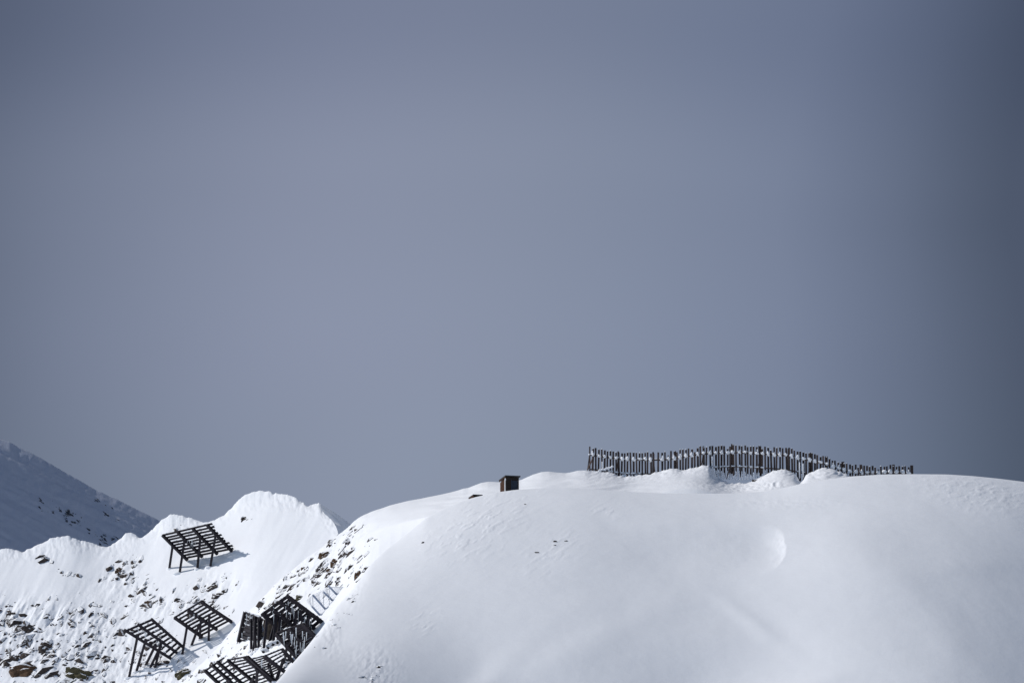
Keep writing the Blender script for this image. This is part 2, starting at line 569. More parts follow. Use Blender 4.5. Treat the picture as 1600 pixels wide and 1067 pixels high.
def back_disp(X, Y, PX, PY, T):
    z = 0.13 * fbm(X / 9, Y / 12, 3, 61) * sstep(0, 0.05, T)
    m = rocky(PX, PY)
    z += m * (0.28 * fbm(X / 3.2, Y / 4.0, 4, 71) + 0.15 * np.abs(fbm(X / 1.4, Y / 2.0, 3, 75)) - 0.1)
    dm = sstep(895, 925, PX) * (1 - sstep(1325, 1340, PX)) * np.exp(-np.abs(T) / 0.035)
    z += dm * (0.16 * fbm(PX / 9 + PY / 7, PY / 3.2, 3, 417) + 0.05 * fbm(PX / 3, PY / 1.6, 2, 419))
    # hollow scoured under the fence, with shaded ribs
    h = gauss(PX, PY, 1150, 750, 34, 11)
    z -= 0.65 * h
    z += 0.12 * gauss(PX, PY, 1145, 757, 40, 6) * fbm(PX / 9 - PY / 8, PY / 4, 3, 81)
    z += 0.2 * gauss(PX, PY, 1207, 757, 11, 4) * fbm(PX / 6, PY / 4, 3, 85)
    z += 0.14 * gauss(PX, PY, 1290, 742, 28, 6) * fbm(PX / 16, PY / 4, 2, 87)
    z -= 0.5 * gauss(PX, PY, 1250, 748, 5, 6)
    z += 0.12 * sstep(640, 700, PX) * (1 - sstep(1000, 1100, PX)) * fbm(PX / 60 + PY / 18, PY / 12, 3, 89) * sstep(0, 0.05, T)
    return z


def back_crest_rough(px):
    px = np.asarray(px, float)
    m = sstep(895, 925, px) * (1 - sstep(1325, 1340, px))
    return back_crest(px) + m * 0.4 * perlin(px / 13.0, px * 0 + 0.4, 411) + 0.5 * perlin(px / 22.0, px * 0 + 0.2, 415)


back_hill = terrain('fence_hill', spread(-200, 270, 1480, 2300, 1.4, 30), back_crest_rough,
                    lambda p: 800 + 0.0 * p, smooth_curve([(-400, 70), (500, 76), (540, 84), (600, 150), (680, 250), (900, 330), (2500, 330)], 70), lambda p: 300 + 0 * p, 1.2,
                    np.concatenate([np.linspace(0, 0.16, 70), np.linspace(0.163, 1.0, 150), np.linspace(1.05, 5, 24)]), -np.linspace(1.0, 0.01, 16) ** 1.5, back_disp, SNOW, Hb=200, fade=(45, 0.045), drop=smooth_curve([(-400, 0), (610, 0), (740, 1800), (2500, 1800)], 70))

# --- sunlit ridge at left
ridge_crest = curve([(-500, 905), (-120, 872), (-30, 862), (0, 858), (12, 856), (24, 858.5), (34, 863), (50, 855), (62, 849.5), (75, 843.5), (82, 840), (95, 840.6), (107, 840), (115, 843), (122, 847),
                     (135, 846), (147, 849), (158, 853.5), (167, 855.5), (175, 851), (182, 846), (189, 840), (196, 834), (204, 831), (211, 834.5), (219, 842), (226, 838), (232, 832), (239, 826), (246, 819.5),
                     (252, 814), (258, 809.5), (265, 806.5), (272, 804.8), (279, 806.5), (286, 806), (293, 809.5), (300, 808.5), (307, 812), (314, 814.5), (325, 817.5), (331, 816), (337, 812), (350, 805), (362, 793),
                     (372, 782), (381, 774), (386, 772.5), (392, 769.5), (401, 766.8), (410, 767.4), (420, 767), (424, 769), (427, 771.8), (431, 770.6), (440, 771.6), (449, 772.2), (456, 775), (462, 778), (468, 782), (475, 785),
                     (478, 789), (480.5, 793.5), (485, 789), (491, 787.5), (498, 785), (501, 790), (503.5, 797), (508, 802.5), (514, 808), (519, 813), (523, 818), (527, 828), (529, 837), (536, 870), (550, 930), (620, 1100), (800, 1500)])


def ridge_main(px):                           # the slope as it runs on behind the sharp edge right of the peak
    px = np.asarray(px, float)
    return np.where(px < 478, ridge_crest(px), 785.5 + 0.05 * (px - 478))


def ridge_cut(px):
    px = np.asarray(px, float)
    return np.where(px < 498, 0.0, np.maximum(ridge_crest(px) - ridge_main(px), 0))


def ridge_Y(px):
    f = smooth_curve([(-500, 918), (0, 908), (250, 903), (420, 893), (600, 876), (800, 860)], 40)
    return f(px) - 46 * (np.minimum(ridge_cut(px), 300) / 300)


def ridge_crest_rough(px):
    px = np.asarray(px, float)
    return ridge_crest(px) + 0.8 * perlin(px / 7.5, px * 0 + 0.3, 401) * (1 + perlin(px / 31, px * 0, 402)) + 0.6 * perlin(px / 2.4, px * 0 + 0.7, 403)


def streak(PX, PY, a, b, seed, ang=-58):
    c, s = math.cos(R(ang)), math.sin(R(ang))
    u, v = PX * c + PY * s, -PX * s + PY * c
    return fbm(u / a, v / b, 3, seed)


RIDGE_CL = [(192, 890, 22, 13, -30), (222, 930, 34, 16, 20), (315, 928, 45, 14, -20), (345, 912, 16, 9, 30), (40, 1010, 75, 40, 10), (150, 1000, 60, 42, 10), (240, 1050, 70, 24, 0), (70, 872, 14, 7, 0)]


def ridge_disp(X, Y, PX, PY, T):
    v = sstep(0.0, 0.05, T)
    z = 0.13 * streak(PX, PY, 150, 34, 91) * v + 0.012 * streak(PX, PY, 60, 8, 95) * v
    m = np.zeros_like(PX)
    for cx, cy, sx, sy, a in RIDGE_CL:
        m = m + gauss(PX, PY, cx, cy, sx, sy, a)
    m = np.clip(m, 0, 1) * v
    z += m * (0.22 * streak(PX, PY, 24, 11, 101) + 0.16 * fbm(X / 1.8, Y / 2.4, 3, 105))
    # ribs that run down from the crest points
    z += 0.5 * gauss(PX, PY, 110, 855, 16, 14, 35) + 0.4 * gauss(PX, PY, 262, 830, 10, 22, 25)
    z += 0.12 * fbm(PX / 7.0, PY / 9.0, 3, 111) * (1 - sstep(0.0, 0.12, np.abs(T)))
    z += 0.5 * gauss(PX, PY, 50, 960, 90, 14, 5) * streak(PX, PY, 50, 12, 117)
    return z


ridge = terrain('sunlit_ridge', spread(-500, -20, 560, 800, 1.2, 20), ridge_crest_rough, ridge_Y, lambda p: 46 + 0 * p, lambda p: 300 + 0 * p, 1.0,
                np.concatenate([np.linspace(0, 1.05, 250), np.linspace(1.1, 4.5, 20)]), -np.linspace(1.0, 0.01, 14) ** 1.5, ridge_disp, SNOW, Hb=900, fade=(70, 0.018, ridge_main, ridge_cut))

# --- shaded flank right of the peak
flank_crest = curve([(440, 800), (470, 792), (480, 791.5), (490, 788), (500, 787), (510, 793), (521, 799.5), (535, 809), (547, 818), (600, 855), (700, 930), (900, 1080)])
flank = terrain('shaded_flank', np.arange(440, 900, 1.5), flank_crest, lambda p: 903 + 0 * p, lambda p: 40 + 0 * p, lambda p: 200 + 0 * p, 1.1,
                np.concatenate([np.linspace(0, 1, 110), np.linspace(1.1, 6, 14)]), -np.linspace(1, 0.02, 8), lambda X, Y, PX, PY, T: 0.4 * streak(PX, PY, 60, 7, 121, 35) * sstep(0, 0.05, T), SNOW, Hb=700)

# --- far mountain in shade
far_crest = smooth_curve([(-1200, 40), (-300, 530), (-100, 630), (0, 686), (14, 690), (28, 698), (50, 708), (75, 722), (97, 735), (120, 748), (150, 765), (185, 781), (215, 796), (240, 808), (300, 840), (400, 900), (700, 1050)], 3)


def far_disp(X, Y, PX, PY, T):
    return 0.5 * streak(PX, PY, 200, 26, 131, 33) * sstep(0, 0.1, T) + 0.35 * streak(PX, PY, 70, 8, 135, 28) * sstep(0, 0.06, T) + 0.15 * fbm(PX / 12, PY / 12, 3, 139)


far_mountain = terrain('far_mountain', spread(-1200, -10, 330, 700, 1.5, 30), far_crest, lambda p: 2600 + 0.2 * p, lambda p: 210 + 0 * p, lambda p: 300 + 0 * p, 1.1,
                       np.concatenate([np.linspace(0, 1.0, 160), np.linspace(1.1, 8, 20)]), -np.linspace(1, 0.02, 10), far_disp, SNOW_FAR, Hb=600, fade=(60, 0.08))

bpy.context.view_layer.update()
dg = bpy.context.evaluated_depsgraph_get()
TREE = {o.name: BVHTree.FromObject(o, dg) for o in (near_dome, back_hill, ridge, flank, far_mountain)}
CAM = Vector((0, 0, CAMZ))


def hit(px, py, names=('snow_hill', 'fence_hill', 'sunlit_ridge', 'shaded_flank', 'far_mountain')):
    d = (at(px, py, 100) - CAM).normalized()
    best = None
    for n in names:
        h = TREE[n].ray_cast(CAM, d)
        if h[0] is not None and (best is None or h[3] < best[3]):
            best = (h[0], h[1], n, h[3])
    return best


def ground_z(x, y, names=('snow_hill', 'fence_hill', 'sunlit_ridge')):
    z = -1.0
    for n in names:
        h = TREE[n].ray_cast(Vector((x, y, 900)), Vector((0, 0, -1)))
        if h[0] is not None:
            z = max(z, h[0].z)
    return z


# ------------------------------------------------------------------ rocks
def rock_axes(nrm):
    f = Vector((0, 0, -1)) + nrm * nrm.z
    if f.length < 1e-3:
        f = Vector((1, 0, 0))
    f.normalize()
    s = nrm.cross(f)
    return [list(f), list(s), list(nrm)]


def one_rock(mb, p, nrm, s, elong=1.5, flat=0.75, lvl=1, jit=0.35, sink=0.25):
    ax = Matrix(rock_axes(nrm)).to_3x3() if False else rock_axes(nrm)
    th = random.gauss(0, 0.7)
    f, sd = Vector(ax[0]), Vector(ax[1])
    f2 = f * math.cos(th) + sd * math.sin(th); s2 = -f * math.sin(th) + sd * math.cos(th)
    mb.blob(p - nrm * s * sink, s * elong, s * random.uniform(0.7, 1.1), s * flat, jit, lvl, [list(f2), list(s2), list(nrm)])


def scatter(name, mat, clusters, terr, smin=0.10, smax=0.45, label=None):
    mb = MB()
    for cx, cy, sx, sy, ang, n in clusters:
        c, s = math.cos(R(ang)), math.sin(R(ang))
        for _ in range(int(n * 2.6)):
            u, v = random.gauss(0, sx), random.gauss(0, sy)
            px, py = cx + u * c - v * s, cy + u * s + v * c
            if float(fbm(px / 12 + py / 28, py / 13 - px / 36, 3, 200)) < random.uniform(0.0, 0.42):
                continue
            h = hit(px, py)
            if h is None or h[2] != terr:
                continue
            k = random.random() ** 3.0
            one_rock(mb, h[0], h[1], smin + (smax - smin) * k, random.uniform(1.1, 2.2), random.uniform(0.6, 1.0))
    o = mb.build(name, mat)
    o['kind'] = 'stuff'
    if label:
        o['label'] = label
    return o


scatter('ridge_scree', ROCK, [
    (192, 890, 16, 10, -30, 110), (214, 922, 14, 14, 20, 70), (236, 934, 18, 9, 10, 60), (300, 935, 26, 10, -20, 110), (345, 914, 12, 8, 35, 45), (335, 945, 20, 6, 20, 20),
    (118, 965, 40, 14, 10, 110), (170, 985, 40, 22, 20, 170), (30, 1000, 34, 26, -20, 160), (70, 1030, 50, 22, 0, 120), (150, 1040, 50, 20, 0, 130), (250, 1035, 45, 16, 0, 90), (225, 1060, 60, 12, 0, 70),
    (5, 965, 12, 16, 0, 60), (105, 895, 18, 4, 10, 14), (68, 873, 6, 3, 0, 8), (383, 811, 5, 2.5, 0, 12), (275, 827, 8, 4, 0, 4)], 'sunlit_ridge', 0.08, 0.62)
scatter('gully_scree', ROCK, [(18, 985, 16, 14, -30, 34), (40, 1008, 22, 14, -40, 34), (8, 1025, 12, 22, 0, 30), (55, 1040, 30, 14, -20, 26), (10, 962, 8, 6, 0, 12), (105, 1050, 24, 10, 0, 20), (140, 1020, 30, 10, -20, 14)],
        'sunlit_ridge', 0.25, 1.15)
scatter('spur_scree', ROCK, [
    (520, 872, 24, 12, -48, 130), (492, 896, 22, 10, -45, 110), (460, 905, 18, 6, -42, 60), (515, 905, 14, 12, -40, 90), (440, 925, 18, 8, -40, 70), (395, 958, 20, 8, -45, 40), (545, 850, 8, 14, 20, 40),
    (565, 880, 7, 16, 25, 40), (350, 1025, 30, 14, -35, 110), (300, 1045, 26, 14, -20, 90), (330, 1000, 18, 10, -40, 40), (420, 965, 25, 14, -40, 60), (395, 1010, 20, 10, -30, 40)], 'fence_hill', 0.07, 0.6)
scatter('hill_scree', ROCK, [(548, 945, 6, 12, 35, 30), (520, 975, 6, 14, 40, 26), (583, 1045, 8, 12, 10, 16), (575, 1062, 6, 6, 0, 8), (572, 880, 5, 14, 40, 10), (500, 1005, 5, 10, 40, 8)], 'snow_hill', 0.08, 0.32)
scatter('far_rocks', ROCK_FAR, [(95, 800, 18, 4, 28, 60), (112, 808, 10, 4, 40, 40), (140, 832, 20, 4, 30, 30), (170, 845, 12, 5, 20, 45), (155, 783, 10, 2, 25, 14), (170, 806, 12, 2, 25, 14), (62, 786, 4, 5, 60, 8), (178, 847, 5, 3, 20, 25), (165, 853, 5, 2, 20, 20)],
        'far_mountain', 0.2, 0.95)

# boulders one can tell apart
BOULDERS = [
    # px, py, half width px, half height px, material, label
    (36, 1050, 20, 13, ROCK_BROWN, 'big brown boulder jutting from the snow at the lower left corner'),
    (70, 1013, 9, 10, ROCK, 'round dark boulder with a snow patch above the big brown one'),
    (122, 1056, 20, 12, ROCK_OLIVE, 'broad olive grey outcrop at the bottom edge right of the brown boulder'),
    (22, 1030, 7, 7, ROCK, 'dark angular rock just above the big brown boulder'),
    (45, 985, 9, 8, ROCK, 'dark ragged rock standing among scree under the smooth snow slope'),
    (185, 893, 5, 6, ROCK_BROWN, 'reddish brown rock in the middle of a round scree patch on the ridge'),
    (72, 874, 5, 4, ROCK, 'lone dark rock on the smooth ridge slope below the leftmost crest'),
    (232, 941, 6, 3.5, ROCK_BROWN, 'flat reddish rock in the scree above the two twin snow bridges'),
    (287, 1053, 12, 8, ROCK_OLIVE, 'dark olive rock lump left of the lowest snow bridge'),
    (508, 869, 8, 7, ROCK_BROWN, 'brown crag high on the rocky spur left of the smooth dome'),
    (523, 881, 6, 7, ROCK_BROWN, 'rounded brown rock low and right of the brown crag on the spur'),
    (514, 891, 4, 3.5, ROCK_BROWN, 'small brown rock touching the rounded one on the spur'),
    (474, 888, 4, 3, ROCK_BROWN, 'small brown rock at the left rim of the spur'),
    (449, 917, 6, 4, ROCK, 'grey brown rock on the lower left rim of the spur'),
    (559, 900, 5, 8, ROCK_BROWN, 'pointed brown rock wedge beside the edge of the smooth dome'),
    (544, 849, 4, 5, ROCK, 'dark rock pair high under the bright snow shoulder'),
    (469, 935, 7, 5, ROCK_OLIVE, 'olive brown rock between the dark snow bridge and the pale net barrier'),
    (661, 848, 2.2, 2.0, CLIFF, 'single small black stone on the left of the smooth dome'),
    (868, 846, 3.4, 1.5, CLIFF, 'larger black stone of the small group in the middle of the dome'),
    (884, 845, 3.0, 0.9, CLIFF, 'flat black stone right of the larger stone on the dome'),
    (867, 852, 2.0, 1.0, CLIFF, 'tiny black stone under the larger stone on the dome'),
    (821, 788, 2.0, 1.0, CLIFF, 'tiny dark stone on the dome below the wooden hut'),
    (839, 863, 3.6, 1.3, CLIFF, 'grey stone half under snow left of the stone group on the dome'),
    (1165, 753, 6, 2.6, ROCK_BROWN, 'red brown rock in the scoured hollow under the fence'),
    (1150, 755, 4, 2.0, ROCK, 'dark rock left of the red brown one in the hollow under the fence'),
    (1181, 751, 5, 2.5, ROCK, 'grey snow dusted rock right of the red brown one under the fence'),
    (441, 979, 27, 19, CLIFF, 'dark outcrop in shade behind the iced snow bridge'),
    (392, 985, 12, 15, CLIFF, 'dark outcrop behind the steep narrow snow bridge'),
]
for px, py, hw, hh, m, lb in BOULDERS:
    h = hit(px, py)
    if h is None:
        continue
    p, nrm = h[0], h[1]
    k = p.y * K
    mb = MB()
    V, F = ICO[3 if hw > 4 else 2]
    sd = random.randint(0, 999)
    n1 = fbm(V[:, 0] * 1.3 + sd, V[:, 1] * 1.3 + V[:, 2] * 1.7, 3, 300)
    P = V * (1 + 0.45 * n1)[:, None]
    P = np.sign(P) * np.abs(P) ** 0.85
    P = P * np.array((hw * k * 1.1, max(hw, hh) * k * 0.8, hh * k * 1.15))
    a = random.uniform(-0.35, 0.35)
    c, s = math.cos(a), math.sin(a)
    P = np.stack([P[:, 0] * c - P[:, 2] * s, P[:, 1], P[:, 0] * s + P[:, 2] * c], -1)
    ctr = p + Vector((0, 0.25 * hw * k, -0.1 * hh * k))
    mb.add(P + np.array(ctr), F)
    tag(mb.build_top('boulder' if hw > 4 else 'stone', m, ctr), lb, 'boulder' if hw > 4 else 'stone', 'rocks showing through the snow')


# ------------------------------------------------------------------ snow bridges (steel avalanche barriers)
def lerp(a, b, t):
    return a + (b - a) * t


def bridge(label, TL, TR, BR, BL, beams, nslat, posts, over=0.05, dT=-3.0, iced=0, slat_w=0.35, beam_w=0.44, skip=(), Yo=0.0, struts=True, snow=0.5, terr=('sunlit_ridge', 'fence_hill'), patch=()):
    hb, hr = hit(*BL, terr), hit(*BR, terr)
    Yl, Yr = hb[0].y - 0.6 + Yo, hr[0].y - 0.6 + Yo
    Yr = max(min(Yr, Yl + 6), Yl - 8)
    bl, br = at(*BL, Yl), at(*BR, Yr)
    tl, tr = at(*TL, Yl + dT), at(*TR, Yr + dT)

    def P(u, v):                              # u along the contour, v from the top rim down
        return lerp(lerp(tl, tr, u), lerp(bl, br, u), v)
    nrm = (tr - tl).cross(bl - tl).normalized()
    if nrm.y > 0:
        nrm = -nrm                            # towards the valley, where we stand
    rt = root('snow_bridge', lerp(bl, br, 0.5), label, 'snow bridge', 'steel snow bridges on the avalanche slope')
    for u in beams:                           # girders carry the crossbars on their uphill side
        MB().ibeam(P(u, -0.02) + nrm * 0.2, P(u, 1.03) + nrm * 0.2, beam_w, 0.34, nrm).build('girder', STEEL, rt)
    for i in range(nslat):
        if i in skip:
            continue
        v = 0.02 + 0.95 * i / (nslat - 1)
        b = MB().ibeam(P(-over * 0.3, v + random.gauss(0, 0.006)), P(1 + over * random.uniform(0.6, 1.3), v + random.gauss(0, 0.006)), 0.1, slat_w * random.uniform(0.85, 1.1), (bl - tl)).build('crossbar', STEEL, rt)
        if snow:
            sm = MB()
            for q in range(int(14 * snow)):
                if random.random() < 0.75:
                    c = P(random.uniform(0, 1 + over), v) + Vector((0, 0, slat_w * 0.55))
                    sm.blob(c, random.uniform(0.12, 0.4), 0.12, random.uniform(0.04, 0.10), 0.3, 1)
            if sm.v:
                sm.build('snow_dusting', SNOW, b, True)['kind'] = 'stuff'
    for (u, v, gx, gy) in posts:
        top = P(u, v) + nrm * 0.38
        h = hit(gx, gy, terr)
        foot = h[0] if h else at(gx, gy, top.y - 2)
        if abs(foot.y - top.y) > 9:
            foot = at(gx, gy, top.y - 2)
        d = (foot - top).normalized()
        po = MB().bar(top - d * 0.2, foot + d * 0.5, 0.33, 0.30, nrm).build('support_post', STEEL, rt)
        MB().bar(top - d * 0.35, top + d * 0.12, 0.42, 0.40, nrm).build('hinge_plate', STEEL, po)
        MB().blob(foot + Vector((random.uniform(-0.2, 0.2), 0.15, -0.12)), random.uniform(0.5, 0.8), 0.5, random.uniform(0.25, 0.4), 0.2, 2).build('snow_mound', SNOW, po, True)
    if struts:
        for k in range(len(beams) - 1):
            a, b = beams[k], beams[k + 1]
            if k % 2 == 1:
                MB().bar(P(a, 0.45) + nrm * 0.1, P(b, 0.55) + nrm * 0.1, 0.07, 0.07, nrm).build('cross_brace', STEEL, rt)
    for (u0, u1, v0, v1, n) in patch:         # clumps of rime that hang under the bars
        for _ in range(n):
            c = P(random.uniform(u0, u1), random.uniform(v0, v1)) + nrm * 0.15
            ln = random.uniform(0.4, 1.2)
            MB().tube(c, c - Vector((0, 0, ln)), 0.05, 0.012, 5).build('icicle', ICE, rt)
    for _ in range(iced):
        v = 0.02 + 0.95 * random.randrange(nslat) / (nslat - 1)
        c = P(random.uniform(0.05, 0.98), v) + nrm * 0.12
        ln = random.uniform(0.5, 1.9)
        MB().tube(c, c - Vector((random.uniform(-0.03, 0.03), 0, ln)), random.uniform(0.06, 0.09), 0.015, 5).build('icicle', ICE, rt)
    return rt


bridge('open black steel snow bridge standing highest, below the left ridge crest', (255, 835), (324.5, 818.8), (362, 858.5), (292.5, 872.5), (0, 0.335, 0.675, 1.0), 10,
       [(0.0, 0.42, 264.6, 887.8), (0.335, 0.30, 280.8, 894.2), (0.675, 0.33, 308.4, 888.5), (1.0, 0.36, 328.6, 885.3)], 0.075, patch=[(0.36, 0.5, 0.3, 0.62, 7)])
bridge('black steel snow bridge with tall front leg, upper right of the twin pair', (273, 963.5), (314, 938.5), (361, 969.5), (315, 993), (0, 0.5, 1.0), 9,
       [(0.0, 0.45, 284.6, 1023), (0.25, 0.62, 299, 1008.5), (0.5, 0.45, 312, 998.5), (0.75, 0.5, 326, 1002)], 0.03, patch=[(0.3, 0.6, 0.15, 0.3, 6)])
bridge('black steel snow bridge on five long legs, lower left of the twin pair', (195, 984), (236.5, 967), (284, 1009), (264.5, 1027), (0, 0.5, 1.0), 10,
       [(0.06, 0.24, 201.6, 1058), (0.06, 0.42, 213, 1049), (0.1, 0.62, 227.4, 1039), (0.2, 0.7, 234, 1044), (0.45, 0.62, 242, 1044)], 0.05, snow=0.5, patch=[(0.3, 0.55, 0.1, 0.35, 8), (0.3, 0.6, 0.5, 0.7, 8)])
bridge('large dark snow bridge hung with icicles against the smooth dome', (410, 958), (448.5, 930), (502, 970), (462, 1003), (0, 0.34, 0.7, 1.0), 10,
       [(0.05, 0.1, 412, 1014), (0.1, 0.3, 420, 1008), (0.2, 0.25, 427, 1003), (0.3, 0.3, 434, 1000), (0.34, 0.55, 440, 1004), (0.5, 0.4, 452, 1014), (0.6, 0.5, 460, 1020), (0.7, 0.45, 468, 1012), (0.85, 0.5, 478, 1006), (0.9, 0.7, 470, 1025)],
       0.05, iced=44, slat_w=0.45, beam_w=0.5, terr=('fence_hill',))
bridge('steep narrow dark snow bridge at the left end of the iced one', (384.5, 957), (409, 966), (408, 1012), (374.5, 1001), (0, 0.7, 1.0), 8,
       [(0.55, 0.2, 392.5, 1016), (0.7, 0.1, 400, 1016), (0.8, 0.15, 396, 1020), (1.0, 0.1, 404, 1012)], 0.05, iced=12, slat_w=0.45, beam_w=0.5, terr=('fence_hill',))
bridge('dark iced snow bridge set lower behind the dome edge', (432, 989), (474, 974), (500, 1000), (466, 1027), (0, 0.5, 1.0), 9,
       [(0.1, 0.4, 445, 1030), (0.35, 0.4, 452, 1034), (0.6, 0.5, 466, 1036)], 0.03, iced=24, slat_w=0.42, beam_w=0.5, terr=('fence_hill',), Yo=-2)
bridge('lowest black snow bridge cut by the bottom edge, left end of its row', (321.5, 1045.5), (341, 1032), (386, 1072), (362, 1084), (0, 0.6, 1.0), 9,
       [(0.2, 0.62, 340, 1090), (0.7, 0.55, 354, 1090)], 0.5, terr=('fence_hill',), slat_w=0.24)
bridge('wide black snow bridge in the middle of the lowest row', (357, 1029.5), (388, 1024), (428, 1060), (405, 1069), (0, 0.85, 1.0), 10,
       [(0.3, 0.7, 375, 1090), (0.85, 0.5, 399, 1085)], 0.02, terr=('fence_hill',), slat_w=0.22, Yo=-1)
bridge('short black snow bridge at the right end of the lowest row', (388, 1030), (413, 1023.5), (444, 1046), (424, 1056), (0, 1.0), 10,
       [(0.7, 0.5, 428, 1062)], 0.05, terr=('fence_hill',), slat_w=0.2, patch=[(0.0, 0.9, 0.05, 0.6, 14)], Yo=-1)
bridge('top right black snow bridge of the lowest row touching the dome', (413, 1024), (440.5, 1013), (457, 1031), (442, 1046), (0, 1.0), 6,
       [(0.5, 0.6, 431, 1064)], 0.0, terr=('fence_hill',), slat_w=0.22, Yo=-1.5)

# ------------------------------------------------------------------ pale snow net barrier
hn = hit(516, 935, ('fence_hill',))
YN = hn[0].y
nr = root('snow_net', at(516, 960, YN - 1), 'pale wire snow net on grey blue leaning posts beside the smooth dome', 'snow net')
NP = [((487.5, 947), (500, 961)), ((488.5, 929), (516, 960)), ((513, 914.5), (534, 937)), ((505, 924), (526, 944))]
for (a, b) in NP:
    MB().bar(at(*a, YN - 2.5), at(*b, YN - 1.5), 0.26, 0.26, (0, -1, 0)).build('net_post', BLUE_STEEL, nr)
for (a, b) in [((505.5, 924), (505.5, 947)), ((514.5, 915), (514.5, 951)), ((488.5, 929), (489, 946))]:
    MB().tube(at(*a, YN - 2.6), at(*b, YN - 2.0), 0.045, 0.045, 5).build('guy_wire', NET, nr)
MB().tube(at(518, 917, YN - 2.4), at(556, 917, YN - 3.2), 0.05, 0.05, 5).build('top_cable', NET, nr)
MB().tube(at(556, 917, YN - 3.2), at(538, 928, YN - 2.4), 0.06, 0.06, 5).build('side_cable', NET, nr)


def net_panel(A, B, C, D, n):
    mb = MB()
    for i in range(n + 1):
        t = i / n
        mb.tube(lerp(A, B, t), lerp(D, C, t), 0.012, 0.012, 3)
        mb.tube(lerp(A, D, t), lerp(B, C, t), 0.012, 0.012, 3)
        if i < n:
            mb.tube(lerp(A, D, t), lerp(B, A, 1 - t) if False else lerp(A, B, 1 - t), 0.014, 0.014, 3)
    return mb


net_panel(at(488.5, 929, YN - 2.3), at(505, 922, YN - 2.3), at(526, 944, YN - 1.6), at(516, 960, YN - 1.5), 9).build('net_panel', NET, nr)
net_panel(at(505, 922, YN - 2.3), at(514, 915, YN - 2.3), at(534, 937, YN - 1.5), at(526, 944, YN - 1.6), 8).build('net_panel', NET, nr)
net_panel(at(518, 917, YN - 2.3), at(556, 917, YN - 3.0), at(538, 928, YN - 2.2), at(530, 934, YN - 1.8), 9).build('net_panel', NET, nr)
net_panel(at(478, 938, YN - 2.3), at(488, 930, YN - 2.3), at(512, 958, YN - 1.6), at(499, 962, YN - 1.6), 8).build('net_panel', NET, nr)


